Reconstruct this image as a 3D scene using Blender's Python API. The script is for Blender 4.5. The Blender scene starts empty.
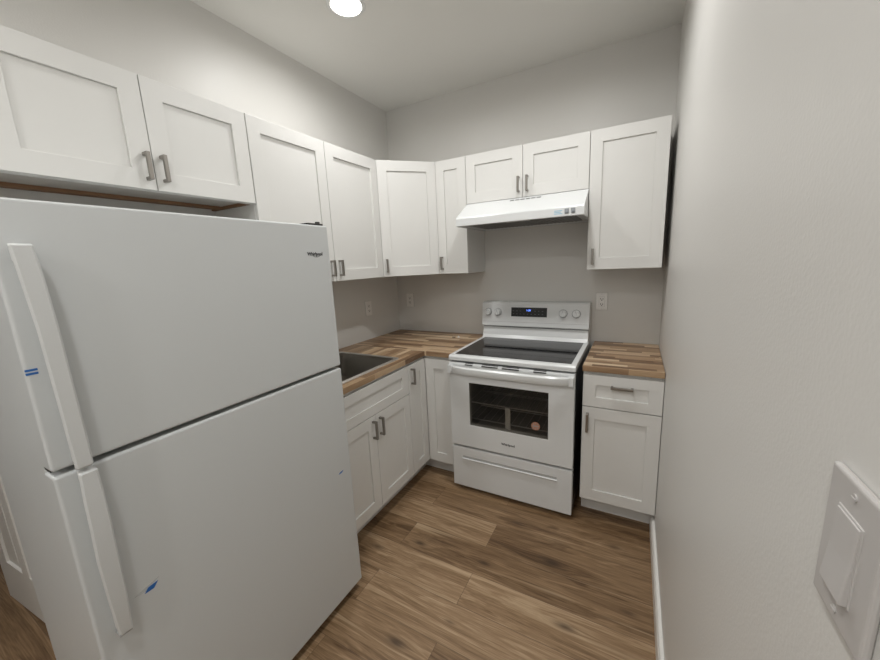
import bpy, bmesh, math, random
from mathutils import Matrix, Vector
random.seed(7)
C = bpy.context.scene.collection
PI = math.pi
V = Vector

# ---------------------------------------------------------------- camera, world, lights, exposure
S = bpy.context.scene
def camera():
    yaw, pitch, roll, f = 0.50303, -0.18661, -0.04554, 355.53
    fwd = V((-math.sin(yaw)*math.cos(pitch), math.cos(yaw)*math.cos(pitch), math.sin(pitch)))
    right = V((math.cos(yaw), math.sin(yaw), 0)); up = right.cross(fwd)
    r2 = right*math.cos(roll) + up*math.sin(roll)
    u2 = -right*math.sin(roll) + up*math.cos(roll)
    m = Matrix((r2, u2, -fwd)).transposed().to_4x4()
    m.translation = V((1.85265, -2.61725, 1.49530))
    cd = bpy.data.cameras.new('camera'); cd.sensor_fit = 'HORIZONTAL'; cd.sensor_width = 36
    cd.lens = f*36/880; cd.clip_start = 0.02
    o = bpy.data.objects.new('camera', cd); C.objects.link(o); o.matrix_world = m
    S.camera = o
camera()
w = bpy.data.worlds.new('world'); S.world = w; w.use_nodes = True
w.node_tree.nodes['Background'].inputs[0].default_value = (0.9, 0.95, 1, 1)
w.node_tree.nodes['Background'].inputs[1].default_value = 0.3
LAMP_W = 7.8
LAMP_COL = (1.0, 0.997, 0.985)
LAMPS = [(0.575, -1.08), (1.45, -1.10), (0.575, -2.80), (1.45, -2.80), (-1.3, -3.2), (0.575, -4.1), (1.45, -4.1)]  # last two are unseen fill lights added at the rear for ambient
S.view_settings.view_transform = 'Standard'; S.view_settings.look = 'None'
S.view_settings.gamma = 1; S.view_settings.use_curve_mapping = False
S.view_settings.exposure = 0.0

# ---------------------------------------------------------------- helpers
def box(bm, x0, y0, z0, x1, y1, z1, M=None, mi=0):
    vs = [bm.verts.new(V((x, y, z))) for z in (z0, z1) for y in (y0, y1) for x in (x0, x1)]
    for q in ((0,2,3,1), (4,5,7,6), (0,1,5,4), (2,6,7,3), (0,4,6,2), (1,3,7,5)):
        f = bm.faces.new([vs[i] for i in q]); f.material_index = mi
    if M is not None:
        for v in vs: v.co = M @ v.co
    return vs
def prism(bm, pts, a, b, axis='z', mi=0, M=None):
    """closed outline extruded from a to b along axis"""
    def P(p, t):
        return {'z': V((p[0], p[1], t)), 'x': V((t, p[0], p[1])), 'y': V((p[0], t, p[1]))}[axis]
    A = [bm.verts.new(P(p, a)) for p in pts]; B = [bm.verts.new(P(p, b)) for p in pts]
    fs = [bm.faces.new(A), bm.faces.new(B[::-1])]
    n = len(pts)
    for i in range(n): fs.append(bm.faces.new((A[i], B[i], B[(i+1) % n], A[(i+1) % n])))
    for f in fs: f.material_index = mi
    if M is not None:
        for v in A+B: v.co = M @ v.co
    bmesh.ops.recalc_face_normals(bm, faces=fs)
    return fs
def cyl(bm, c, r, h, axis='z', n=32, r2=None, mi=0):
    r2 = r if r2 is None else r2
    R = {'z': Matrix(), 'x': Matrix.Rotation(PI/2, 4, 'Y'), 'y': Matrix.Rotation(-PI/2, 4, 'X')}[axis]
    M = Matrix.Translation(V(c)) @ R @ Matrix.Translation((0, 0, h/2))
    g = bmesh.ops.create_cone(bm, cap_ends=True, segments=n, radius1=r, radius2=r2, depth=h, matrix=M)
    for v in g['verts']:
        for f in v.link_faces: f.material_index = mi
def obj(name, bm, mats, parent=None, bevel=0.0, seg=2, smooth=False):
    bmesh.ops.recalc_face_normals(bm, faces=bm.faces)
    me = bpy.data.meshes.new(name); bm.to_mesh(me); bm.free()
    for m in (mats if isinstance(mats, (list, tuple)) else [mats]): me.materials.append(m)
    if smooth:
        for p in me.polygons: p.use_smooth = True
        try: me.set_sharp_from_angle(angle=math.radians(35))
        except Exception: pass
    o = bpy.data.objects.new(name, me); C.objects.link(o)
    if parent: o.parent = parent
    if bevel:
        b = o.modifiers.new('bevel', 'BEVEL'); b.width = bevel; b.segments = seg
        b.limit_method = 'ANGLE'; b.angle_limit = math.radians(40); b.harden_normals = False
    return o
def BM(): return bmesh.new()
def thing(name, label, cat, loc=(0,0,0), rotz=0, group=None):
    o = bpy.data.objects.new(name, None); C.objects.link(o); o.empty_display_size = 0.1
    o.location = loc; o.rotation_euler = (0, 0, rotz); o['label'] = label; o['category'] = cat
    if group: o['group'] = group
    return o
def tag(o, label, cat, group=None):
    o['label'] = label; o['category'] = cat
    if group: o['group'] = group
    return o
def struct(name, bm, m, parent=None, bevel=0, label=None):
    o = obj(name, bm, m, parent, bevel)
    if not parent: o['kind'] = 'structure'
    if label: o['label'] = label
    return o
def text(name, s, size, M, mat, parent, extrude=0.0003, bold=0.0, align='CENTER'):
    cu = bpy.data.curves.new(name, 'FONT'); cu.body = s; cu.size = size; cu.extrude = extrude
    cu.offset = bold; cu.align_x = align; cu.align_y = 'CENTER'; cu.resolution_u = 3
    tmp = bpy.data.objects.new('tmp', cu); C.objects.link(tmp)
    bpy.context.view_layer.update()
    dg = bpy.context.evaluated_depsgraph_get()
    me = bpy.data.meshes.new_from_object(tmp.evaluated_get(dg))
    bpy.data.objects.remove(tmp)
    me.transform(M); me.materials.clear(); me.materials.append(mat); me.name = name
    o = bpy.data.objects.new(name, me); C.objects.link(o); o.parent = parent
    return o

# ---------------------------------------------------------------- materials
def newmat(name):
    m = bpy.data.materials.new(name); m.use_nodes = True
    nt = m.node_tree; b = nt.nodes['Principled BSDF']
    return m, nt, b
def N(nt, t, **kw):
    n = nt.nodes.new(t)
    for k, v in kw.items():
        if k.startswith('i'): n.inputs[int(k[1:])].default_value = v
        else: setattr(n, k, v)
    return n
def math_(nt, op, a, b=None, c=None, clamp=False):
    n = nt.nodes.new('ShaderNodeMath'); n.operation = op; n.use_clamp = clamp
    for i, x in enumerate((a, b, c)):
        if x is None: continue
        if isinstance(x, (int, float)): n.inputs[i].default_value = x
        else: nt.links.new(x, n.inputs[i])
    return n.outputs[0]
def ramp(nt, fac, stops):
    n = nt.nodes.new('ShaderNodeValToRGB'); cr = n.color_ramp
    while len(cr.elements) > 1: cr.elements.remove(cr.elements[-1])
    cr.elements[0].position = stops[0][0]; cr.elements[0].color = (*stops[0][1], 1)
    for p, c in stops[1:]:
        e = cr.elements.new(p); e.color = (*c, 1)
    nt.links.new(fac, n.inputs[0]); return n.outputs[0]
def mix(nt, fac, a, b, mode='MIX'):
    n = nt.nodes.new('ShaderNodeMix'); n.data_type = 'RGBA'; n.blend_type = mode
    for i, x in ((0, fac), (6, a), (7, b)):
        if isinstance(x, (int, float)): n.inputs[i].default_value = x
        elif isinstance(x, tuple): n.inputs[i].default_value = (*x, 1)
        else: nt.links.new(x, n.inputs[i])
    return n.outputs[2]
def paint(name, col, rough=0.5, bump=0.0, scale=250, var=0.015, metal=0.0, spec=0.5, coat=0.0, bdist=0.002):
    """plain procedural surface: slight tone variation and fine bump"""
    m, nt, b = newmat(name)
    tc = N(nt, 'ShaderNodeTexCoord')
    no = N(nt, 'ShaderNodeTexNoise'); no.inputs['Scale'].default_value = 3.0; no.inputs['Detail'].default_value = 3
    nt.links.new(tc.outputs['Object'], no.inputs['Vector'])
    d = tuple(max(0, c*(1-var*2)) for c in col)
    nt.links.new(mix(nt, no.outputs[0], d, col), b.inputs['Base Color'])
    b.inputs['Roughness'].default_value = rough; b.inputs['Metallic'].default_value = metal
    b.inputs['Specular IOR Level'].default_value = spec
    if coat: b.inputs['Coat Weight'].default_value = coat; b.inputs['Coat Roughness'].default_value = 0.08
    if bump:
        n2 = N(nt, 'ShaderNodeTexNoise'); n2.inputs['Scale'].default_value = scale; n2.inputs['Detail'].default_value = 2
        nt.links.new(tc.outputs['Object'], n2.inputs['Vector'])
        bp = N(nt, 'ShaderNodeBump'); bp.inputs['Strength'].default_value = bump; bp.inputs['Distance'].default_value = bdist
        nt.links.new(n2.outputs[0], bp.inputs['Height']); nt.links.new(bp.outputs[0], b.inputs['Normal'])
    return m
def emit(name, col, s):
    m, nt, b = newmat(name)
    b.inputs['Base Color'].default_value = (*col, 1)
    b.inputs['Emission Color'].default_value = (*col, 1); b.inputs['Emission Strength'].default_value = s
    return m

M_wall = paint('wall_paint', (0.70, 0.688, 0.660), 0.42, 0.18, 180, 0.01, spec=0.45)
M_ceil = paint('ceiling_paint', (0.79, 0.78, 0.745), 0.8, 0.1, 150)
M_trim = paint('trim_paint', (0.78, 0.765, 0.73), 0.35)
M_cab = paint('cabinet_paint', (0.765, 0.76, 0.735), 0.40, spec=0.45)
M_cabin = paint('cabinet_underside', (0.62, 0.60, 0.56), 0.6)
M_raw = paint('raw_plywood', (0.30, 0.165, 0.085), 0.7, 0.2, 120, 0.15)
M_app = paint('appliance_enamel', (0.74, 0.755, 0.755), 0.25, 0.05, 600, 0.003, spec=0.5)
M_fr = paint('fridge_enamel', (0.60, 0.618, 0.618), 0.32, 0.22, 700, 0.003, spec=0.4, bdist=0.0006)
M_frh = paint('fridge_handle_plastic', (0.62, 0.63, 0.625), 0.3, 0, spec=0.4)
M_blk = paint('black_enamel', (0.012, 0.012, 0.013), 0.3)
M_dark = paint('dark_gap', (0.02, 0.02, 0.02), 0.8)
M_gask = paint('grey_gasket', (0.42, 0.42, 0.41), 0.6)
M_pull = paint('brushed_nickel', (0.33, 0.31, 0.285), 0.34, 0.1, 500, 0.05, metal=1.0)
M_steel = paint('rim_steel_lit', (0.82, 0.81, 0.79), 0.36, 0.1, 400, 0.03, metal=1.0)  # sink steel brightened, the rim's highlight is in the colour
M_basin = paint('basin_steel_shaded', (0.30, 0.285, 0.26), 0.30, 0.1, 400, 0.03, metal=1.0)  # same sink steel darkened for the shade inside the basin
M_plate = paint('outlet_plastic', (0.84, 0.825, 0.80), 0.3)
M_switch = paint('switch_plastic', (0.52, 0.50, 0.485), 0.35)
M_slot = paint('slot_dark', (0.03, 0.028, 0.025), 0.6)
M_blue = paint('blue_tape', (0.02, 0.13, 0.42), 0.4)
M_film = paint('clear_film_edge', (0.50, 0.53, 0.53), 0.2)
M_logo = paint('logo_grey', (0.06, 0.06, 0.065), 0.4)
M_ink = paint('print_grey', (0.30, 0.32, 0.34), 0.5)
M_inkshade = paint('print_and_shade_grey', (0.36, 0.37, 0.38), 0.4)  # sticker print, and the painted shade round the knobs
M_inkb = paint('print_blue', (0.32, 0.55, 0.68), 0.5)
M_display = emit('display_blue', (0.12, 0.25, 1.0), 3.0)
M_diff = emit('lamp_diffuser', (1.0, 0.97, 0.92), 18.0)
M_filter = paint('filter_aluminium', (0.30, 0.30, 0.30), 0.45, 0.6, 300, 0.1, metal=0.9)
M_sticker = paint('sticker_orange', (0.50, 0.24, 0.15), 0.5)
M_white = paint('white_plastic', (0.75, 0.75, 0.74), 0.4)
M_strip = paint('reflection_white', (0.86, 0.86, 0.84), 0.6)
M_rack = paint('oven_rack_chrome', (0.85, 0.85, 0.85), 0.45, metal=0.6)
M_cavity = paint('oven_cavity', (0.50, 0.50, 0.49), 0.45)

def glass_black():
    m, nt, b = newmat('black_glass')
    b.inputs['Base Color'].default_value = (0.008, 0.008, 0.009, 1)
    b.inputs['Roughness'].default_value = 0.04; b.inputs['Specular IOR Level'].default_value = 0.28
    # four faint burner rings printed in the glass
    tc = N(nt, 'ShaderNodeTexCoord'); sep = N(nt, 'ShaderNodeSeparateXYZ'); nt.links.new(tc.outputs['Object'], sep.inputs[0])
    tot = None
    for (x, y, r) in ((0.20, -0.50, 0.115), (0.56, -0.50, 0.09), (0.20, -0.22, 0.075), (0.56, -0.22, 0.095)):
        dx = math_(nt, 'SUBTRACT', sep.outputs[0], x); dy = math_(nt, 'SUBTRACT', sep.outputs[1], y)
        d = math_(nt, 'SQRT', math_(nt, 'ADD', math_(nt, 'MULTIPLY', dx, dx), math_(nt, 'MULTIPLY', dy, dy)))
        ring = math_(nt, 'LESS_THAN', math_(nt, 'ABSOLUTE', math_(nt, 'SUBTRACT', d, r)), 0.0015)
        tot = ring if tot is None else math_(nt, 'MAXIMUM', tot, ring)
    nt.links.new(mix(nt, tot, (0.008, 0.008, 0.009), (0.07, 0.07, 0.075)), b.inputs['Base Color'])
    return m
M_bglass = glass_black()
def window_glass():
    m, nt, b = newmat('oven_window_glass')
    b.inputs['Base Color'].default_value = (0.01, 0.01, 0.01, 1); b.inputs['Roughness'].default_value = 0.05
    tr = N(nt, 'ShaderNodeBsdfTransparent'); tr.inputs[0].default_value = (0.85, 0.83, 0.80, 1)
    mx = N(nt, 'ShaderNodeMixShader'); mx.inputs[0].default_value = 0.2
    nt.links.new(tr.outputs[0], mx.inputs[1]); nt.links.new(b.outputs[0], mx.inputs[2])
    nt.links.new(mx.outputs[0], nt.nodes['Material Output'].inputs[0])
    return m
M_wglass = window_glass()
def film():
    m, nt, b = newmat('clear_film')
    b.inputs['Base Color'].default_value = (0.8, 0.85, 0.85, 1); b.inputs['Roughness'].default_value = 0.08
    tr = N(nt, 'ShaderNodeBsdfTransparent')
    mx = N(nt, 'ShaderNodeMixShader'); mx.inputs[0].default_value = 0.25
    nt.links.new(tr.outputs[0], mx.inputs[1]); nt.links.new(b.outputs[0], mx.inputs[2])
    nt.links.new(mx.outputs[0], nt.nodes['Material Output'].inputs[0])
    return m
M_clear = film()

def plank_coords(nt, along, across, w, L, y0, offs=None, seed=0.0):
    """row and plank index; returns (random per plank, row random, edge mask, u along, v across within the plank)"""
    r = math_(nt, 'DIVIDE', math_(nt, 'SUBTRACT', across, y0), w)
    row = math_(nt, 'FLOOR', r); fr = math_(nt, 'FRACT', r)
    if offs is None:
        wn = N(nt, 'ShaderNodeTexWhiteNoise', noise_dimensions='1D')
        nt.links.new(math_(nt, 'ADD', row, 17.3+seed), wn.inputs['W'])
        off = math_(nt, 'MULTIPLY', wn.outputs['Value'], L)
    else:
        off = math_(nt, 'MULTIPLY_ADD', math_(nt, 'MODULO', math_(nt, 'ADD', row, 100), 2), offs[1]-offs[0], offs[0])
    u = math_(nt, 'SUBTRACT', along, off)
    c = math_(nt, 'DIVIDE', u, L); col = math_(nt, 'FLOOR', c); fc = math_(nt, 'FRACT', c)
    cmb = N(nt, 'ShaderNodeCombineXYZ'); nt.links.new(row, cmb.inputs[0]); nt.links.new(col, cmb.inputs[1]); cmb.inputs[2].default_value = 3.1+seed
    wn2 = N(nt, 'ShaderNodeTexWhiteNoise', noise_dimensions='3D'); nt.links.new(cmb.outputs[0], wn2.inputs['Vector'])
    e1 = math_(nt, 'MULTIPLY', math_(nt, 'MINIMUM', fr, math_(nt, 'SUBTRACT', 1, fr)), w)
    e2 = math_(nt, 'MULTIPLY', math_(nt, 'MINIMUM', fc, math_(nt, 'SUBTRACT', 1, fc)), L)
    edge = math_(nt, 'MINIMUM', e1, e2)
    return wn2.outputs['Value'], row, edge, fr, wn2.outputs['Color']

def floor_mat():
    m, nt, b = newmat('oak_vinyl_planks')
    tc = N(nt, 'ShaderNodeTexCoord'); sep = N(nt, 'ShaderNodeSeparateXYZ'); nt.links.new(tc.outputs['Object'], sep.inputs[0])
    X, Y = sep.outputs[0], sep.outputs[1]
    rnd, row, edge, fr, rc = plank_coords(nt, X, Y, 0.18, 1.22, -0.905, (0.80, 1.228))
    # per plank shift of the grain
    sh = math_(nt, 'MULTIPLY', rnd, 37.0)
    # knots: distance fields bend and darken the grain
    knots = [(0.896,-1.214,.020,.9),(1.257,-1.186,.022,.9),(1.561,-1.039,.034,1.),(1.672,-1.338,.026,.8),(1.079,-1.698,.028,.9),
             (1.236,-1.53,.015,.5),(1.326,-0.844,.022,.7),(1.83,-0.80,.026,.6),(0.70,-1.335,.026,.7),(1.90,-1.16,.018,.6),(0.72,-1.72,.02,.6),(1.45,-1.70,.02,.5)]
    ks = None; warp = None
    for (x, y, r, a) in knots:
        dx = math_(nt, 'MULTIPLY', math_(nt, 'SUBTRACT', X, x), 0.38)
        dy = math_(nt, 'SUBTRACT', Y, y)
        d = math_(nt, 'SQRT', math_(nt, 'ADD', math_(nt, 'MULTIPLY', dx, dx), math_(nt, 'MULTIPLY', dy, dy)))
        k = math_(nt, 'MULTIPLY', math_(nt, 'EXPONENT', math_(nt, 'MULTIPLY', math_(nt, 'POWER', math_(nt, 'DIVIDE', d, r*0.62), 2), -1)), a)
        ks = k if ks is None else math_(nt, 'MAXIMUM', ks, k)
        wv = math_(nt, 'MULTIPLY', math_(nt, 'EXPONENT', math_(nt, 'MULTIPLY', math_(nt, 'DIVIDE', d, r*1.3), -1)), math_(nt, 'MULTIPLY', math_(nt, 'SIGN', dy), r*a*0.9))
        warp = wv if warp is None else math_(nt, 'ADD', warp, wv)
    Yw = math_(nt, 'SUBTRACT', Y, warp)
    def grain(sx, sy, det, dist, extra=0.0):
        c = N(nt, 'ShaderNodeCombineXYZ')
        nt.links.new(math_(nt, 'ADD', math_(nt, 'MULTIPLY', X, sx), sh), c.inputs[0])
        nt.links.new(math_(nt, 'ADD', math_(nt, 'MULTIPLY', Yw, sy), extra), c.inputs[1])
        nt.links.new(math_(nt, 'MULTIPLY', rnd, 11.0), c.inputs[2])
        n = N(nt, 'ShaderNodeTexNoise'); n.inputs['Scale'].default_value = 1; n.inputs['Detail'].default_value = det
        n.inputs['Roughness'].default_value = 0.6; n.inputs['Distortion'].default_value = dist
        nt.links.new(c.outputs[0], n.inputs['Vector']); return n.outputs[0]
    g1 = grain(1.1, 11, 4, 0.8)       # broad figure
    g2 = grain(2.2, 60, 5, 0.6)       # streaks
    g3 = grain(9, 260, 4, 0.2)        # fine pores
    # cathedral rings from the broad figure
    rings = math_(nt, 'SINE', math_(nt, 'MULTIPLY', g1, 62.0))
    t = math_(nt, 'ADD', math_(nt, 'MULTIPLY', g1, 0.72), math_(nt, 'MULTIPLY', g2, 0.34))
    t = math_(nt, 'ADD', t, math_(nt, 'MULTIPLY', rings, 0.036))
    t = math_(nt, 'ADD', t, math_(nt, 'MULTIPLY', math_(nt, 'SUBTRACT', g3, 0.5), 0.36))
    t = math_(nt, 'ADD', t, math_(nt, 'MULTIPLY', math_(nt, 'SUBTRACT', rnd, 0.5), 0.17))
    col = ramp(nt, t, [(0.30, (0.075, 0.040, 0.018)), (0.43, (0.155, 0.091, 0.045)), (0.53, (0.235, 0.147, 0.078)), (0.63, (0.31, 0.203, 0.115)), (0.78, (0.46, 0.33, 0.205))])
    # pale sapwood streaks along some plank edges
    s1 = grain(0.7, 26, 2, 0.3, 5.0)
    sap = math_(nt, 'MULTIPLY', math_(nt, 'SUBTRACT', s1, 0.635), 10, clamp=True)
    col = mix(nt, math_(nt, 'MULTIPLY', sap, 0.7), col, (0.52, 0.385, 0.245))
    col = mix(nt, math_(nt, 'MULTIPLY', ks, 0.92), col, (0.040, 0.022, 0.012))
    gap = math_(nt, 'LESS_THAN', edge, 0.0011)
    col = mix(nt, math_(nt, 'MULTIPLY', gap, 0.6), col, (0.05, 0.03, 0.02))
    nt.links.new(col, b.inputs['Base Color'])
    b.inputs['Roughness'].default_value = 0.42; b.inputs['Specular IOR Level'].default_value = 0.4
    bp = N(nt, 'ShaderNodeBump'); bp.inputs['Strength'].default_value = 0.25; bp.inputs['Distance'].default_value = 0.001
    nt.links.new(math_(nt, 'SUBTRACT', g3, math_(nt, 'MULTIPLY', gap, 1.0)), bp.inputs['Height'])
    nt.links.new(bp.outputs[0], b.inputs['Normal'])
    return m
def block_mat(name, axis):
    """finger-jointed butcher block, staves along axis x or y"""
    m, nt, b = newmat(name)
    tc = N(nt, 'ShaderNodeTexCoord'); sep = N(nt, 'ShaderNodeSeparateXYZ'); nt.links.new(tc.outputs['Object'], sep.inputs[0])
    X, Y, Z = sep.outputs
    A, B = (X, Y) if axis == 'x' else (Y, X)
    rnd, row, edge, fr, rc = plank_coords(nt, A, B, 0.033, 0.30, 0.004, None, 1.7)
    def grain(sx, sy, det):
        c = N(nt, 'ShaderNodeCombineXYZ')
        nt.links.new(math_(nt, 'ADD', math_(nt, 'MULTIPLY', A, sx), math_(nt, 'MULTIPLY', rnd, 53)), c.inputs[0])
        nt.links.new(math_(nt, 'MULTIPLY', B, sy), c.inputs[1]); nt.links.new(math_(nt, 'MULTIPLY', Z, sy*0.6), c.inputs[2])
        n = N(nt, 'ShaderNodeTexNoise'); n.inputs['Scale'].default_value = 1; n.inputs['Detail'].default_value = det
        n.inputs['Distortion'].default_value = 0.5
        nt.links.new(c.outputs[0], n.inputs['Vector']); return n.outputs[0]
    g = grain(3, 55, 4); g2 = grain(14, 300, 3)
    t = math_(nt, 'ADD', math_(nt, 'MULTIPLY', rnd, 0.74), math_(nt, 'ADD', math_(nt, 'MULTIPLY', g, 0.40), math_(nt, 'MULTIPLY', math_(nt, 'SUBTRACT', g2, 0.5), 0.2)))
    col = ramp(nt, t, [(0.12, (0.13, 0.070, 0.036)), (0.34, (0.255, 0.155, 0.085)), (0.56, (0.40, 0.265, 0.155)), (0.74, (0.53, 0.375, 0.235)), (0.95, (0.66, 0.51, 0.345))])
    gap = math_(nt, 'LESS_THAN', edge, 0.0007)
    col = mix(nt, math_(nt, 'MULTIPLY', gap, 0.5), col, (0.08, 0.045, 0.025))
    nt.links.new(col, b.inputs['Base Color']); b.inputs['Roughness'].default_value = 0.38
    return m
M_floor = floor_mat()
M_blkx = block_mat('butcher_block_crosswise', 'x'); M_blky = block_mat('butcher_block_lengthwise', 'y')

# ---------------------------------------------------------------- setting
W, H = 2.012, 2.726
YB = -4.6            # rear wall behind the camera
XL = -2.6            # far wall of the room beyond the doorway
D0, D1, DH = -2.300, -3.135, 2.06
bm = BM(); box(bm, XL-.1, YB-.1, -0.05, W+.1, 0.1, 0); struct('floor', bm, M_floor)
bm = BM(); box(bm, XL-.1, YB-.1, H, W+.1, 0.1, H+0.05); struct('ceiling', bm, M_ceil)
bm = BM(); box(bm, -0.1, 0, 0, W+.1, 0.1, H); struct('wall_back', bm, M_wall)
bm = BM(); box(bm, W, YB-.1, 0, W+0.1, 0, H); struct('wall_right', bm, M_wall)
bm = BM()
box(bm, -0.1, D0, 0, 0, 0, H); box(bm, -0.1, D1, DH, 0, D0, H); box(bm, -0.1, YB, 0, 0, D1, H)
struct('wall_left', bm, M_wall)
bm = BM(); box(bm, XL, YB-.1, 0, W, YB, H); struct('wall_rear', bm, M_wall)
bm = BM(); box(bm, XL-.1, YB-.1, 0, XL, 0, H); struct('wall_far', bm, M_wall)
bm = BM(); box(bm, XL, -1.35, 0, -0.1, -1.25, H); struct('wall_hall', bm, M_wall)
# baseboard on the right wall, from the base cabinet to the rear
bm = BM()
prism(bm, [(W-0.0005, 0), (W-0.018, 0), (W-0.018, 0.075), (W-0.012, 0.088), (W-0.0005, 0.09)], YB, -0.545, 'y')
struct('baseboard_right', bm, M_trim)
# white panel door standing open past the fridge, in the next room
def panel_door():
    L, T, Hd = 0.61, 0.035, 2.03
    M = Matrix.Translation((-0.122, -2.2770, 0.010)) @ Matrix.Rotation(PI + math.radians(4.4), 4, 'Z')
    bm = BM()
    xs = [(0.11, 0.32), (0.38, 0.59)]; zs = [(0.22, 0.98), (1.14, 1.90)]
    X = [0, .10, .27, .34, .51, L]; Z = [0, .22, .98, 1.14, 1.90, Hd]
    for i in range(5):
        for j in range(5):
            pan = i in (1, 3) and j in (1, 3)
            if pan:
                box(bm, X[i], 0.010, Z[j], X[i+1], T-0.010, Z[j+1], M)
                box(bm, X[i]+.035, 0.004, Z[j]+.035, X[i+1]-.035, T-0.004, Z[j+1]-.035, M)
            else: box(bm, X[i], 0, Z[j], X[i+1], T, Z[j+1], M)
    bmesh.ops.remove_doubles(bm, verts=bm.verts, dist=1e-5)
    o = struct('door_1', bm, M_trim, label='white panelled door standing open beyond the fridge')
    k = BM(); cyl(k, (0, 0, 0), 0.011, 0.05, 'y'); 
    for v in k.verts: v.co = M @ (v.co + V((0.555, T, 0.95)))
    k2 = BM()
    bmesh.ops.create_uvsphere(k2, u_segments=20, v_segments=12, radius=0.027, matrix=M @ Matrix.Translation((0.555, T+0.06, 0.95)))
    me = bpy.data.meshes.new('t'); k2.to_mesh(me); k.from_mesh(me); k2.free()
    obj('door_knob', k, M_pull, o, smooth=True)
panel_door()
bm = BM()
for y in (D0, D1):
    s = 1 if y == D0 else -1
    box(bm, 0.0005, y, 0, 0.014, y+s*0.06, DH+.06) if y == D1 else None
    box(bm, -0.114, y, 0, -0.1005, y+s*0.06, DH+.06)
box(bm, 0.0005, D1, DH, 0.014, D0, DH+.06)
struct('trim_1', bm, M_trim)

# ---------------------------------------------------------------- ceiling lamps
def downlight(x, y, label, power=LAMP_W):
    t = thing('ceiling_downlight', label, 'ceiling light', (x, y, H), 0, 'recessed ceiling downlights')
    bm = BM(); n = 48
    prof = [(0.070, -0.001), (0.074, -0.006), (0.088, -0.004), (0.092, 0.0)]
    rings = [[bm.verts.new((r*math.cos(2*PI*i/n), r*math.sin(2*PI*i/n), z)) for i in range(n)] for r, z in prof]
    for a, b_ in zip(rings, rings[1:]):
        for i in range(n): bm.faces.new((a[i], a[(i+1) % n], b_[(i+1) % n], b_[i]))
    obj('trim_ring', bm, M_white, t, smooth=True)
    bm = BM(); cyl(bm, (0, 0, -0.003), 0.071, 0.002, n=48); obj('diffuser', bm, M_diff, t)
    ld = bpy.data.lights.new('lamp', 'AREA'); ld.shape = 'DISK'; ld.size = 0.13; ld.energy = power; ld.spread = math.radians(166); ld.color = LAMP_COL
    lo = bpy.data.objects.new('lamp', ld); C.objects.link(lo); lo.parent = t; lo.location = (0, 0, -0.008)
    return t
LL = ['round bright downlight in the ceiling above the left cabinets', 'downlight in the ceiling in front of the range',
      'downlight in the ceiling in front of the fridge doorway', 'downlight in the ceiling behind the viewpoint near right wall', 'downlight in the next room beyond the doorway',
      'unseen fill light added at the rear on the doorway side', 'unseen fill light added at the rear on the right wall side']
for (x, y), l, k in zip(LAMPS, LL, (.76, 1.05, .35, 1.0, .8, .7, 1.2)): downlight(x, y, l, LAMP_W*k)

# ---------------------------------------------------------------- cabinets
def shaker(bm, w, h, M, t=0.019, st=0.064, dep=0.008):
    """shaker slab in its own frame: x 0..w, z 0..h, back at y 0, front at y -t"""
    s = min(st+0.002, h*0.31)
    xs = [0, st, w-st, w]; zs = [0, s, h-s, h]
    for i in range(3):
        for j in range(3):
            if i == 1 and j == 1: box(bm, xs[1], -(t-dep), zs[1], xs[2], 0, zs[2], M)
            else: box(bm, xs[i], -t, zs[j], xs[i+1], 0, zs[j+1], M)
    bmesh.ops.remove_doubles(bm, verts=bm.verts, dist=1e-6)
    # inner faces shared by two boxes go
    dead = [f for f in bm.faces if False]
    seen = {}
    for f in bm.faces:
        k = tuple(sorted(v.index for v in f.verts)); seen.setdefault(k, []).append(f)
def clean_inner(bm):
    bm.verts.index_update(); seen = {}
    for f in bm.faces: seen.setdefault(tuple(sorted(v.index for v in f.verts)), []).append(f)
    dead = [f for fs in seen.values() if len(fs) > 1 for f in fs]
    bmesh.ops.delete(bm, geom=dead, context='FACES')
def pull(parent, M, L=0.105, vertical=True):
    """square bar pull; M places its centre on the door face, -y outwards"""
    bm = BM(); a = L/2; q = 0.0062
    if vertical:
        box(bm, -q, -0.032, -a, q, -0.0205, a, M)
        for s in (-1, 1): box(bm, -q, -0.0225, min(s*a, s*(a-0.011)), q, 0, max(s*a, s*(a-0.011)), M)
    else:
        box(bm, -a, -0.032, -q, a, -0.0205, q, M)
        for s in (-1, 1): box(bm, min(s*a, s*(a-0.011)), -0.0225, -q, max(s*a, s*(a-0.011)), 0, q, M)
    return obj('handle', bm, M_pull, parent, bevel=0.0012)
def front(parent, kind, x, z, w, h, y, hx=None, hz=None, vertical=True, base=None, label=None, HL=0.105):
    """one shaker front on the cabinet; (x,z) lower left, y = plane of its back; hx,hz handle centre relative to front"""
    base = base or Matrix()
    M = base @ Matrix.Translation((x, y, z))
    bm = BM(); shaker(bm, w, h, M); clean_inner(bm)
    d = obj(kind, bm, M_cab, parent, bevel=0.0013)
    if hx is not None: pull(d, M @ Matrix.Translation((hx, -0.019, hz)), HL, vertical)
    return d
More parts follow.
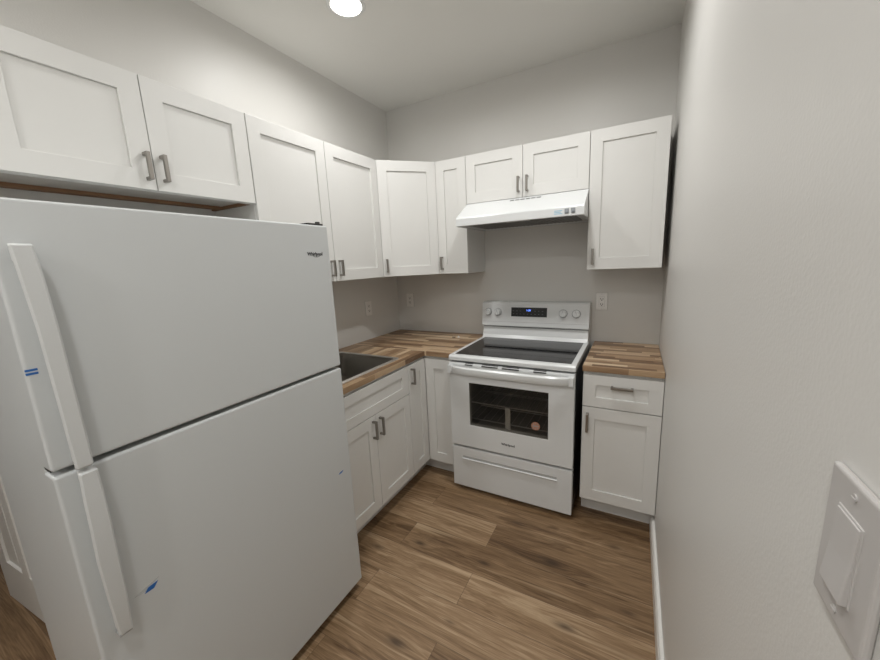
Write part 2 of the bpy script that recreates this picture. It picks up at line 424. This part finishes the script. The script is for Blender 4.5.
def carcass(parent, w, d, z0, z1, recess=0.0, raw=False):
    bm = BM()
    if not recess:
        box(bm, 0.0005, -d, z0, w-0.0005, -0.001, z1)
        obj('body', bm, M_cab, parent, bevel=0.0008)
    else:
        t = 0.016
        box(bm, 0.0005, -d, z0+recess, w-0.0005, -0.001, z1)
        box(bm, 0.0005, -d, z0, w-0.0005, -d+0.019, z0+recess)
        obj('body', bm, M_cab, parent)
        bm = BM()
        box(bm, 0.0005, -d+0.019, z0, t, -0.001, z0+recess)
        box(bm, w-t, -d+0.019, z0, w-0.0005, -0.001, z0+recess)
        box(bm, t, -0.085, z0, w-t, -0.045, z0+recess)
        obj('raw_edge', bm, M_raw, parent)['label'] = 'bare brown plywood edges under the cabinet'
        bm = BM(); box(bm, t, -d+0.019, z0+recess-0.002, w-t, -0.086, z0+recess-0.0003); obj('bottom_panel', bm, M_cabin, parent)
    return
UB, UT, UD = 1.4155, 2.176, 0.305
G = 0.0015
def upper(label, loc, rot, w, z0, doors, recess=0.0, group='white shaker wall cabinets'):
    """doors: list of (x0,x1,hx or None); hx relative to the door"""
    t = thing('wall_cabinet', label, 'cabinet', (loc[0], loc[1], z0), rot, group)
    carcass(t, w, UD, 0, UT-z0, recess)
    for x0, x1, hx in doors:
        front(t, 'door', x0+G, 0.001, x1-x0-2*G, UT-z0-0.002, -UD-0.0005, hx, 0.0745 if z0 < 1.6 else 0.076, HL=0.092)
    return t
Y1, Y2, Y3 = -0.607, -1.5146, -2.288
wA = Y1-Y2; wF = Y2-Y3
upper('long white two-door wall cabinet on the left wall behind the fridge top', (0, Y2), PI/2, wA, UB,
      [(0, wA/2, wA/2-0.032), (wA/2, wA, 0.032)])
# its cabinet over the fridge
ZF = 1.796
upper('short white two-door wall cabinet directly above the fridge', (0, Y3), PI/2, wF-0.002, ZF, [(0, wF/2, wF/2-0.026), (wF/2, wF-0.002, 0.026)], recess=0.014)
XU0, XU1 = 0.837, 1.600
upper('narrow one-door white wall cabinet between the corner and the range hood', (0.6075, 0), 0, XU0-0.6075, UB, [(0, XU0-0.6075, 0.030)])
upper('short white two-door wall cabinet above the range hood', (XU0, 0), 0, XU1-XU0, 1.872, [(0, (XU1-XU0)/2, (XU1-XU0)/2-0.026), ((XU1-XU0)/2, XU1-XU0, 0.028)])
upper('tall one-door white wall cabinet on the right, beside the hood', (XU1, 0), 0, 0.381, UB, [(0, 0.381, 0.030)])
def diagonal():
    t = thing('corner_wall_cabinet', 'angled one-door white wall cabinet filling the back left corner', 'cabinet', (0, 0, UB), 0, 'white shaker wall cabinets')
    h = UT-UB; a = 0.6065
    bm = BM(); prism(bm, [(0.001, -0.001), (a, -0.001), (a, -UD), (UD, -a), (0.001, -a)], 0, h)
    obj('body', bm, M_cab, t, bevel=0.0008)
    L = (a-UD)*math.sqrt(2)
    M = Matrix.Translation((UD, -a, 0)) @ Matrix.Rotation(PI/4, 4, 'Z')
    front(t, 'door', 0.013, 0.001, L-0.026, h-0.002, -0.0005, 0.026, 0.0745, base=M, HL=0.092)
diagonal()

BD = 0.611; KZ = 0.114; CZ = 0.8855
def base_kick(t, w, d=BD, x0=0.0, x1=None):
    bm = BM(); box(bm, x0+0.0005, -d+0.075, 0, (w if x1 is None else x1)-0.0005, -0.05, KZ)
    obj('toe_kick', bm, M_cab, t)
# sink base, faces +x
wS = 0.686
t = thing('sink_base_cabinet', 'white base cabinet with two doors under the steel sink', 'cabinet', (0, -0.838-wS, 0), PI/2, 'white shaker base cabinets')
bm = BM(); box(bm, 0.0005, -BD, KZ, wS-0.0005, -0.002, 0.70); box(bm, 0.0005, -BD, 0.70, wS-0.0005, -BD+0.019, CZ)
box(bm, 0.0005, -BD+.019, 0.70, 0.018, -0.002, CZ); box(bm, wS-.018, -BD+.019, 0.70, wS-0.0005, -0.002, CZ)
obj('body', bm, M_cab, t, bevel=0.0008); base_kick(t, wS)
front(t, 'door', G, 0.122, wS/2-2*G, 0.563, -BD-.0005, wS/2-0.030, 0.563-0.075)
front(t, 'door', wS/2+G, 0.122, wS/2-2*G, 0.563, -BD-.0005, 0.030, 0.563-0.075)
front(t, 'drawer_front', G, 0.689, wS-2*G, 0.178, -BD-.0005)
# corner base
t = thing('corner_base_cabinet', 'white L-shaped corner base cabinet with folding door beside the range', 'cabinet', (0, 0, 0), 0, 'white shaker base cabinets')
Q = 0.8375
bm = BM(); pts = [(0.001, -0.001), (Q, -0.001), (Q, -BD), (BD, -BD), (BD, -Q), (0.001, -Q)]
prism(bm, pts, KZ, CZ)
obj('body', bm, M_cab, t, bevel=0.0008)
k = BD-0.075
bm = BM(); prism(bm, [(0.01, -0.01), (Q, -0.01), (Q, -k), (k, -k), (k, -Q), (0.01, -Q)], 0, KZ); obj('toe_kick', bm, M_cab, t)
ML = Matrix.Translation((0, -Q, 0)) @ Matrix.Rotation(PI/2, 4, 'Z')
front(t, 'door', G, 0.122, Q-BD-0.0225, 0.745, -BD-.0005, 0.032, 0.745-0.075, base=ML)
front(t, 'door', BD+0.021, 0.122, Q-BD-0.023, 0.745, -BD-.0005)
# right base with drawer
XR0, XR1 = 1.633, 2.0115
t = thing('drawer_base_cabinet', 'white base cabinet with one drawer and one door, right of range', 'cabinet', (XR0, 0, 0), 0, 'white shaker base cabinets')
wR = XR1-XR0
bm = BM(); box(bm, 0, -BD, KZ, wR, -0.002, CZ); obj('body', bm, M_cab, t, bevel=0.0008)
base_kick(t, wR)
front(t, 'door', G, 0.122, wR-2*G-0.001, 0.561, -BD-.0005, 0.028, 0.561-0.085)
front(t, 'drawer', G, 0.688, wR-2*G-0.001, 0.180, -BD-.0005, wR/2, 0.125, vertical=False)

# ---------------------------------------------------------------- worktops
CT0, CT1, CD = 0.8862, 0.9165, 0.636
SX0, SX1, SY0, SY1 = 0.085, 0.585, -1.44, -0.850
bm = BM()
box(bm, 0.001, -CD, CT0, 0.8385, -0.001, CT1)                 # back run
i0 = 0.015
box(bm, 0.001, -1.540, CT0, SX0+i0, -CD, CT1, mi=1)
box(bm, SX1-i0, -1.540, CT0, CD, -CD, CT1, mi=1)
box(bm, SX0+i0, SY1-i0, CT0, SX1-i0, -CD, CT1, mi=1)
box(bm, SX0+i0, -1.540, CT0, SX1-i0, SY0+i0, CT1, mi=1)
o = obj('worktop', bm, [M_blkx, M_blky]); tag(o, 'L-shaped butcher block worktop in the corner with the sink set in', 'worktop', 'butcher block worktops')
bm = BM(); box(bm, XR0-0.003, -CD, CT0, W-0.003, -0.001, CT1)
o = obj('worktop', bm, M_blkx, bevel=0.0015); tag(o, 'short butcher block worktop between the range and the right wall', 'worktop', 'butcher block worktops')

# sink
t = thing('kitchen_sink', 'stainless steel drop-in sink in the wooden worktop beside the fridge', 'sink', ((SX0+SX1)/2, (SY0+SY1)/2, CT1))
hx, hy = (SX1-SX0)/2, (SY1-SY0)/2
def rrect(hx, hy, r, z, n=8, dx=0, dy=0):
    P = []
    for cx, cy, a0 in ((hx-r, hy-r, 0), (-hx+r, hy-r, PI/2), (-hx+r, -hy+r, PI), (hx-r, -hy+r, 1.5*PI)):
        for i in range(n+1):
            a = a0+PI/2*i/n; P.append(V((cx+r*math.cos(a)+dx, cy+r*math.sin(a)+dy, z)))
    return P
def loft(bm, loops, cap_last=True, cap_first=False):
    R = [[bm.verts.new(p) for p in L] for L in loops]
    for a, b_ in zip(R, R[1:]):
        for i in range(len(a)): bm.faces.new((a[i], a[(i+1) % len(a)], b_[(i+1) % len(a)], b_[i]))
    if cap_last: bm.faces.new(R[-1])
    if cap_first: bm.faces.new(R[0][::-1])
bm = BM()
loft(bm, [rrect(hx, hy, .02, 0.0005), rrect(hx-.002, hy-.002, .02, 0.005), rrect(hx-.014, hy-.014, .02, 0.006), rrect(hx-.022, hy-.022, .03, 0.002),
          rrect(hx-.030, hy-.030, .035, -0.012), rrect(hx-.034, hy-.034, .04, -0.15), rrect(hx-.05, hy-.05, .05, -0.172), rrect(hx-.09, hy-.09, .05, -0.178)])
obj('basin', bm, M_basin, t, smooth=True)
bm = BM()
loft(bm, [rrect(hx+.001, hy+.001, .02, 0.0004), rrect(hx, hy, .02, 0.006), rrect(hx-.004, hy-.004, .02, 0.0085), rrect(hx-.016, hy-.016, .022, 0.0085), rrect(hx-.021, hy-.021, .028, 0.004)], cap_last=False)
obj('rim', bm, M_steel, t, smooth=True)
bm = BM(); cyl(bm, (0, 0, -0.178), 0.043, 0.004, n=32); cyl(bm, (0, 0, -0.174), 0.03, 0.002, n=32)
obj('drain', bm, M_pull, t, smooth=True)

# ---------------------------------------------------------------- range hood
def hood():
    x0, x1 = XU0+0.001, XU1-0.001; w = x1-x0
    t = thing('range_hood', 'white range hood with sloped front under the short cabinet', 'range hood', (x0, 0, 1.715))
    z = 0.0; T = 0.1555
    bm = BM()
    # shell: top, slope, lip, ends; open underneath
    P = [(-0.002, T), (-0.325, T), (-0.3255, T-0.004), (-0.497, 0.052), (-0.500, 0.046), (-0.500, 0.002), (-0.496, 0.0), (-0.485, 0.0), (-0.485, 0.012), (-0.02, 0.012), (-0.02, 0.0), (-0.002, 0.0)]
    prism(bm, P, 0.0, w, 'x')
    obj('shell', bm, M_app, t, bevel=0.0015)
    for xa in (0.0, w-0.012):
        bm = BM(); box(bm, xa, -0.485, -0.0002, xa+0.012, -0.02, 0.012)
        obj('end_lip', bm, M_app, t)
    bm = BM(); box(bm, 0.06, -0.45, 0.004, w-0.06, -0.10, 0.0118)
    for i in range(24): box(bm, 0.07+i*(w-0.14)/24, -0.44, 0.001, 0.07+i*(w-0.14)/24+0.010, -0.11, 0.004)
    obj('grease_filter', bm, M_filter, t)
    bm = BM(); box(bm, 0.32, -0.475, 0.0005, 0.46, -0.452, 0.0118); obj('light_lens', bm, M_white, t)
    # row of vent slots on the slope
    sl = V((0, -0.1715, T-0.004-0.052-(T-0.008-T)*0)); 
    bm = BM()
    ang = math.atan2(T-0.056, 0.1715)
    M0 = Matrix.Translation((0, -0.3255, T-0.004)) @ Matrix.Rotation(ang, 4, 'X')
    for i in range(6):
        xx = 0.305+i*0.033
        box(bm, xx, -0.026, -0.003, xx+0.027, -0.020, 0.0006, M0); box(bm, xx, -0.016, -0.003, xx+0.027, -0.012, 0.0006, M0)
    obj('vent_slot', bm, M_dark, t)
    for i, xx in enumerate((0.672, 0.705)):
        bm = BM(); box(bm, xx-.011, -0.5035, 0.014, xx+.011, -0.4995, 0.040)
        box(bm, xx-.007, -0.5065, 0.019, xx+.007, -0.503, 0.029); obj('switch', bm, [M_ink], t, bevel=0.001)
    bm = BM()
    for j in range(3): box(bm, 0.605, -0.5006, 0.014+j*0.008, 0.648-0.008*(j % 2), -0.4998, 0.018+j*0.008)
    obj('printed_label', bm, M_inkb, t)
hood()

# ---------------------------------------------------------------- range
def stove():
    x0, w = 0.8465, 0.757
    t = thing('electric_range', 'freestanding white electric range with black glass cooktop', 'stove', (x0, 0, 0))
    F = -0.655                      # front of the body
    bm = BM()
    # body: black side panels around an open oven cavity
    box(bm, 0.004, F, 0.03, 0.03, -0.02, 0.885); box(bm, w-0.03, F, 0.03, w-0.004, -0.02, 0.885)
    box(bm, 0.03, F, 0.03, w-0.03, -0.02, 0.33); box(bm, 0.03, F, 0.80, w-0.03, -0.02, 0.885); box(bm, 0.03, -0.10, 0.33, w-0.03, -0.02, 0.80)
    obj('body', bm, M_blk, t)
    bm = BM()
    for a in ((0.031, F+.002, 0.331, 0.09, -0.101, 0.799), (w-0.09, F+.002, 0.331, w-0.031, -0.101, 0.799), (0.09, F+.002, 0.331, w-0.09, -0.101, 0.38), (0.09, F+.002, 0.775, w-0.09, -0.101, 0.799), (0.09, -0.14, 0.38, w-0.09, -0.101, 0.775)):
        box(bm, *a)
    obj('oven_cavity', bm, M_cavity, t)
    for z in (0.488, 0.60):
        bm = BM()
        for i in range(13):
            xx = 0.10+i*(w-0.20)/12; box(bm, xx-.0013, -0.616, z, xx+.0013, -0.15, z+.0026)
        for yy in (-0.618, -0.40, -0.15): box(bm, 0.092, yy-.003, z-.003, w-0.092, yy+.003, z+.003)
        obj('oven_rack', bm, M_rack, t)
    for xx in (0.06, w-0.06):
        for yy in (F+0.06, -0.08):
            bm = BM(); cyl(bm, (xx, yy, 0.0), 0.018, 0.03, n=20); obj('foot', bm, M_blk, t)
    # bottom drawer
    bm = BM(); y = -0.695
    box(bm, 0.004, y, 0.032, w-0.004, F, 0.312)
    d = obj('storage_drawer', bm, M_app, t, bevel=0.004)
    # pull groove: a long raised lip with a recess above
    bm = BM(); prism(bm, [(y-0.0005, 0.226), (y-0.009, 0.235), (y-0.006, 0.240), (y-0.0005, 0.238)], 0.075, w-0.085, 'x')
    obj('pull_lip', bm, M_app, d, bevel=0.001)
    bm = BM(); box(bm, 0.078, y-0.0004, 0.2405, w-0.088, y+.0002, 0.254); obj('pull_groove', bm, M_gask, d)
    # oven door: frame around the window
    y0, y1 = -0.698, F-0.003; a, b_, c, e = 0.137, 0.617, 0.478, 0.757
    bm = BM(); z0, z1 = 0.326, 0.880
    xs = [0.003, a, b_, w-0.003]; zs = [z0, c, e, z1]
    for i in range(3):
        for j in range(3):
            if not (i == 1 and j == 1): box(bm, xs[i], y0, zs[j], xs[i+1], y1, zs[j+1])
    bmesh.ops.remove_doubles(bm, verts=bm.verts, dist=1e-6); clean_inner(bm)
    d = obj('oven_door', bm, M_app, t, bevel=0.004)
    bm = BM(); box(bm, a-.0005, y0+0.001, c-.0005, b_+.0005, y0+0.004, e+.0005); g = obj('door_window', bm, M_wglass, d)
    # handle: broad bowed bar across the door
    n = 24; bm = BM(); L = []
    for i in range(n+1):
        s = i/n; xx = 0.012+s*(w-0.024)
        bow = 0.050*(1-abs(2*s-1)**8)*(0.85+0.15*math.sin(PI*s))+0.004
        cy = y0-bow
        L.append([V((xx, cy-0.001, 0.823)), V((xx, cy-0.006, 0.838)), V((xx, cy-0.004, 0.860)), V((xx, cy+0.006, 0.869)), V((xx, cy+0.014, 0.862)), V((xx, cy+0.014, 0.832)), V((xx, cy+0.006, 0.820))])
    loft(bm, L, True, True)
    obj('handle', bm, M_app, d, smooth=True)
    bm = BM()
    box(bm, 0.006, y0-0.030, 0.818, 0.030, y0, 0.868); box(bm, w-0.030, y0-0.030, 0.818, w-0.006, y0, 0.868)
    box(bm, 0.004, y0-0.004, 0.812, w-0.004, y0, 0.872)
    obj('handle_mount', bm, M_app, d, bevel=0.003)
    for (xa, xb) in ((0.115, 0.165), (0.225, 0.325), (0.352, 0.452), (0.535, 0.605)):
        bm = BM(); box(bm, xa, y0-0.0058, 0.8700, xb, y0+0.006, 0.8752); 
        box(bm, xa, y0+0.002, 0.8795, xb, y0+0.012, 0.8808)
        obj('vent_slot', bm, M_dark, d)
    Mx = Matrix.Translation((0.383, y0-0.0006, 0.393)) @ Matrix.Rotation(PI/2, 4, 'X')
    text('brand_lettering', 'Whirlpool', 0.020, Mx, M_logo, d, bold=0.0007)
    # round care sticker on the glass
    bm = BM(); cyl(bm, (0.548, y0-0.0004, 0.548), 0.025, 0.0010, 'y', 32); s = obj('round_sticker', bm, M_sticker, d); s['label'] = 'round orange sticker on the oven glass'
    bm = BM()
    for k in range(8):
        an = k*PI/4; cyl(bm, (0.548+0.016*math.cos(an), y0-0.0009, 0.548+0.016*math.sin(an)), 0.0035, 0.0006, 'y', 10)
    box(bm, 0.536, y0-0.0009, 0.544, 0.560, y0-0.0004, 0.552); obj('sticker_print', bm, M_inkshade, s)
    # cooktop
    T0, T1 = 0.890, 0.9245; yf = -0.694
    bm = BM()
    prism(bm, [(yf+0.004, T0), (yf, T0+0.004), (yf, T1-0.010), (yf+0.010, T1), (-0.055, T1), (-0.055, T0)], 0.0, w, 'x')
    ct = obj('cooktop', bm, M_app, t, bevel=0.003)
    bm = BM(); box(bm, 0.028, yf+0.040, T1-0.001, w-0.028, -0.131, T1+0.0018); obj('glass_surface', bm, M_bglass, ct, bevel=0.001)
    # backguard
    bm = BM()
    P = [(-0.004, 0.89), (-0.080, 0.89), (-0.128, 0.925), (-0.110, 0.947), (-0.096, 1.005), (-0.004, 1.005)]
    prism(bm, P, 0.004, w-0.004, 'x'); obj('backguard_base', bm, M_app, t, bevel=0.002, smooth=False)
    bm = BM(); box(bm, 0.006, -0.094, 1.005, w-0.006, -0.01, 1.0125); obj('backguard_gap', bm, M_blk, t)
    bm = BM()
    P = [(-0.004, 1.012), (-0.115, 1.012), (-0.118, 1.020), (-0.099, 1.180), (-0.087, 1.190), (-0.004, 1.190)]
    prism(bm, P, 0.0, w, 'x'); cp = obj('control_panel', bm, M_app, t, bevel=0.003)
    tilt = math.atan2(0.019, 0.158)
    MP = Matrix.Translation((0, -0.118, 1.020)) @ Matrix.Rotation(-tilt, 4, 'X')       # panel frame: x along, z up the face, -y outwards
    bm = BM(); box(bm, 0.226, -0.0015, 0.068, 0.482, 0.003, 0.134, MP); dp = obj('display', bm, M_blk, cp)
    text('clock_digits', '1:30', 0.019, MP @ Matrix.Translation((0.352, -0.002, 0.113)) @ Matrix.Rotation(PI/2, 4, 'X'), M_display, dp, 0.0002)
    bm = BM()
    for r in range(2):
        for c_ in range(9):
            if 3 <= c_ <= 5 and r == 1: continue
            box(bm, 0.238+c_*0.026, -0.0018, 0.086+r*0.022, 0.247+c_*0.026, -0.0014, 0.0875+r*0.022, MP)
    tm = obj('touch_marks', bm, M_ink, dp); tm['kind'] = 'stuff'
    bm = BM(); box(bm, 0.01, -0.0012, 0.026, w-0.01, 0.001, 0.0275, MP); obj('panel_crease', bm, M_gask, cp)
    for xx in (0.048, 0.125, 0.590, 0.675):
        bm = BM(); cyl(bm, (0, 0, 0), 0.0245, -0.010, 'y', 32, 0.0245); cyl(bm, (0, -0.010, 0), 0.0205, -0.014, 'y', 32)
        box(bm, -0.0045, -0.030, -0.0205, 0.0045, -0.021, 0.0205)
        for v in bm.verts: v.co = MP @ (v.co + V((xx, -0.0005, 0.097)))
        kn = obj('knob', bm, M_app, cp, bevel=0.001, smooth=False)
        bm = BM(); cyl(bm, (0, 0, 0), 0.0285, -0.0006, 'y', 32)
        for v in bm.verts: v.co = MP @ (v.co + V((xx, 0.0, 0.097)))
        obj('knob_shade_ring', bm, M_inkshade, cp)  # flat grey ring paints the knob's shade on the panel
        bm = BM(); box(bm, xx-0.001, -0.0315, 0.100, xx+0.001, -0.0302, 0.116, MP); obj('pointer', bm, M_ink, kn)
        bm = BM()
        for k in range(11):
            an = math.radians(-60+k*30); c0 = (xx+0.031*math.sin(an), 0.097+0.031*math.cos(an))
            box(bm, c0[0]-.0010, -0.0008, c0[1]-.0010, c0[0]+.0010, 0.001, c0[1]+.0010, MP)
        obj('dial_marks', bm, M_ink, cp)
    return t
stove()
bm = BM(); prism(bm, [(-0.016, 0), (0.016, 0), (0.016, 0.225), (0.013, 0.228), (-0.013, 0.228), (-0.016, 0.225)], -0.010, 0.0, 'y')  # added strip standing in for a pale reflection on the oven glass
o = obj('reflection_strip', bm, M_strip, bevel=0.001); o.location = (1.212, -0.636, 0.3802)
tag(o, 'white upright strip added inside the oven for a reflection on the glass', 'reflection strip')

# ---------------------------------------------------------------- fridge
def fridge():
    YR, YL = -1.556, -2.415; wd = YR-YL
    t = thing('refrigerator', 'large white top-freezer refrigerator in the left foreground', 'refrigerator', (0, YL, 0), PI/2)
    # local frame: x 0..wd towards the corner, front faces -y (world +x); y = -(world x)
    XF, XB, X0 = -0.787, -0.727, -0.245
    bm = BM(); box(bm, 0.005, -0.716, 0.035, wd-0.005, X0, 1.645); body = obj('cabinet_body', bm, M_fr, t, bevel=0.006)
    bm = BM(); box(bm, 0.008, -0.728, 0.06, wd-0.008, -0.716, 1.64); obj('door_gasket', bm, M_gask, t)
    bm = BM(); box(bm, 0.01, -0.735, 0.012, wd-0.01, -0.70, 0.05)
    for k in range(18): box(bm, 0.06+k*0.04, -0.738, 0.022, 0.085+k*0.04, -0.735, 0.026)
    obj('base_grille', bm, M_gask, t)
    for xx in (0.05, wd-0.05):
        for yy in (-0.68, X0-0.05):
            bm = BM(); cyl(bm, (xx, yy, 0), 0.022, 0.036, n=20); obj('levelling_foot', bm, M_gask, t)
    SP = 1.083
    def slab(name, z0, z1):
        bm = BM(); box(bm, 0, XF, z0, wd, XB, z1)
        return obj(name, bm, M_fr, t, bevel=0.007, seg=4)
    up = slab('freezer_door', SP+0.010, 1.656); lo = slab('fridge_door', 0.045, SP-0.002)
    bm = BM(); box(bm, 0.006, XB-0.02, SP-0.002, wd-0.006, XB+0.02, SP+0.010); obj('centre_rail', bm, M_blk, t)
    # handles: upright bars standing a little proud, set in from the left edge
    def handle(door, prof):
        """prof: (z, depth, x0, x1) from top to bottom"""
        bm = BM(); L = []
        for z, dep, xa, xb in prof:
            yf = XF-dep
            L.append([V((xa+.014, XF+0.004, z)), V((xa+0.0015, yf+0.006, z)), V((xa+0.005, yf, z)), V((xb-.004, yf, z)), V((xb, yf+0.005, z)), V((xb, yf+0.014, z)), V((xb-0.006, yf+0.020, z)), V((xa+.024, yf+0.024, z)), V((xa+.022, XF+0.004, z))])
        loft(bm, L, True, True)
        return obj('handle', bm, M_frh, door, smooth=True)
    handle(up, [(1.567, .038, .014, .046), (1.563, .044, .013, .047), (1.50, .046, .016, .051), (1.40, .047, .021, .054), (1.25, .047, .023, .055), (1.15, .047, .024, .056), (1.100, .046, .025, .056), (1.095, .042, .027, .054)])
    handle(lo, [(1.0865, .038, .029, .056), (1.082, .045, .027, .060), (1.02, .047, .024, .061), (.95, .046, .023, .061), (.87, .045, .021, .060), (.76, .040, .024, .060), (.70, .035, .027, .059), (.654, .030, .030, .058), (.651, .026, .031, .057)])
    bm = BM(); box(bm, 0.022, XF-0.036, 1.535, 0.043, XF+0.002, 1.562); obj('handle_end', bm, M_frh, up, bevel=0.003)
    bm = BM(); box(bm, 0.034, XF-0.038, 1.101, 0.053, XF+0.002, 1.125); obj('handle_end', bm, M_frh, up, bevel=0.003)
    bm = BM(); box(bm, 0.036, XF-0.038, 1.055, 0.054, XF+0.002, 1.081); obj('handle_end', bm, M_frh, lo, bevel=0.003)
    bm = BM(); box(bm, 0.034, XF-0.024, 0.655, 0.056, XF+0.002, 0.70); obj('handle_end', bm, M_frh, lo, bevel=0.003)
    bm = BM(); box(bm, 0.032, XF-0.027, 0.6485, 0.056, XF+0.0005, 0.6508); obj('handle_seam', bm, M_gask, lo)
    # top hinge
    bm = BM(); box(bm, wd-0.085, XF+0.012, 1.658, wd-0.010, XF+0.060, 1.664); box(bm, wd-0.065, XF+0.05, 1.646, wd-0.010, XF+0.13, 1.662)
    cyl(bm, (wd-0.022, XF+0.028, 1.660), 0.009, 0.012, n=20)
    obj('hinge', bm, M_slot, t, bevel=0.001)
    # lettering on the freezer door, reads along +x local
    Mx = Matrix.Translation((YR*0+wd-0.076, XF-0.0006, 1.549)) @ Matrix.Rotation(PI/2, 4, 'X')
    text('brand_lettering', 'Whirlpool', 0.0175, Mx, M_logo, up, bold=0.0006)
    bm = BM(); n = 28; pts = []
    for i in range(n+1):
        a = math.radians(200+i*190/n); pts.append((wd-0.070+0.020*math.cos(a), 1.5475+0.0095*math.sin(a), 0.0004+0.0007*math.sin(PI*i/n)))
    for p, q in zip(pts, pts[1:]):
        vs = [bm.verts.new((p[0], XF-0.0006, p[1]-p[2])), bm.verts.new((q[0], XF-0.0006, q[1]-q[2])), bm.verts.new((q[0], XF-0.0006, q[1]+q[2])), bm.verts.new((p[0], XF-0.0006, p[1]+p[2]))]
        bm.faces.new(vs)
    r = bmesh.ops.extrude_face_region(bm, geom=list(bm.faces)); bmesh.ops.translate(bm, verts=[v for v in r['geom'] if isinstance(v, bmesh.types.BMVert)], vec=(0, 0.0005, 0))
    obj('brand_swoosh', bm, M_logo, up)
    # tape left from delivery
    bm = BM()
    for zz in (1.309, 1.3165): box(bm, 0.001, XF-0.0006, zz, 0.019, XF+0.0001, zz+0.0045)
    obj('tape_strip', bm, M_blue, up)['label'] = 'two thin blue tape strips beside the upper handle'
    def shard(door, x, z, s, L=0.034):
        bm = BM(); P = [(x-L*.5, z-.0065*s), (x-L*.2, z+.005*s), (x+L*.5, z+.007*s), (x+L*.15, z-.007*s)]
        prism(bm, P, XF-0.0006, XF, 'y'); obj('tape_strip', bm, M_blue, door)['label'] = 'small scrap of blue tape'
    shard(lo, 2.415-2.3, 0.7005, 1.0, 0.032); shard(lo, 2.415-1.618, 0.632, 0.55, 0.030)
    bm = BM(); P = [(0.078, 0.702), (0.098, 0.708), (0.135, 0.716), (0.102, 0.699)]
    prism(bm, P, XF-0.0004, XF, 'y'); obj('tape_film', bm, M_clear, lo)
    return t
fridge()

# ---------------------------------------------------------------- outlets and switch
def outlet(label, loc, rot):
    t = thing('wall_outlet', label, 'outlet', loc, rot, 'white duplex wall outlets')
    bm = BM(); box(bm, -0.0362, -0.0015, -0.0587, 0.0362, 0, 0.0587); obj('shadow_gap', bm, M_gask, t)
    bm = BM(); box(bm, -0.0355, -0.007, -0.058, 0.0355, -0.0014, 0.058); p = obj('cover_plate', bm, M_plate, t, bevel=0.003)
    bm = BM(); box(bm, -0.0178, -0.0073, -0.0348, 0.0178, -0.0060, 0.0348); obj('socket_gap', bm, M_gask, t)
    bm = BM(); box(bm, -0.0170, -0.0085, -0.034, 0.0170, -0.0055, 0.034); obj('socket', bm, M_plate, t, bevel=0.001)
    bm = BM()
    for zz in (-0.018, 0.018):
        box(bm, -0.0085, -0.0090, zz-0.003, -0.0052, -0.0084, zz+0.007); box(bm, 0.0052, -0.0090, zz-0.003, 0.0085, -0.0084, zz+0.006)
        cyl(bm, (0, -0.0084, zz-0.008), 0.0034, -0.0006, 'y', 12)
    obj('slot', bm, M_slot, t)
    for zz in (-0.049, 0.049):
        bm = BM(); cyl(bm, (0, -0.006, zz), 0.003, -0.001, 'y', 14); obj('screw', bm, M_gask, t)
outlet('wall outlet on the back wall just right of the range', (1.667, 0, 1.190), 0)
outlet('wall outlet on the back wall near the left corner', (0.130, 0, 1.186), 0)
outlet('wall outlet on the left wall above the worktop', (0, -0.418, 1.165), PI/2)
def switch():
    t = thing('light_switch', 'white rocker light switch on the right wall in the near foreground', 'light switch', (W, -2.2655, 1.260), -PI/2)
    # local: x towards world -y ... front faces -y local = world -x
    bm = BM(); box(bm, -0.0385, -0.0065, -0.0605, 0.0385, 0, 0.0605); obj('cover_plate', bm, M_switch, t, bevel=0.003, seg=3)
    bm = BM(); box(bm, -0.0178, -0.0075, -0.0345, 0.0178, -0.005, 0.0345); obj('switch_frame', bm, M_switch, t, bevel=0.0008)
    bm = BM(); prism(bm, [(-0.006, -0.0325), (-0.0122, -0.0325), (-0.0096, 0.0), (-0.0086, 0.0325), (-0.006, 0.0325)], -0.0162, 0.0162, 'x'); obj('rocker', bm, M_switch, t, bevel=0.0007)
    for zz in (-0.049, 0.049):
        bm = BM(); cyl(bm, (0, -0.0062, zz), 0.0033, -0.0012, 'y', 16); box(bm, -0.0028, -0.0078, zz-0.0004, 0.0028, -0.0073, zz+0.0004); obj('screw', bm, M_switch, t)
switch()

# small leftovers on the worktop
bm = BM(); cyl(bm, (0, 0, 0), 0.009, 0.007, n=20); cyl(bm, (0, 0, 0.007), 0.005, 0.006, n=16)
o = obj('plastic_cap', bm, M_white, smooth=True); o.location = (0.668, -0.170, CT1); tag(o, 'tiny white plastic cap on the corner worktop near the range', 'cap')
bm = BM(); cyl(bm, (0, 0, 0.0035), 0.0035, 0.022, 'x', 12); cyl(bm, (0.022, 0, 0.0045), 0.0045, 0.003, 'x', 14)
o = obj('small_screw', bm, M_pull, smooth=True); o.location = (0.622, -0.185, CT1); tag(o, 'tiny dark screw lying beside the white cap on the worktop', 'screw')
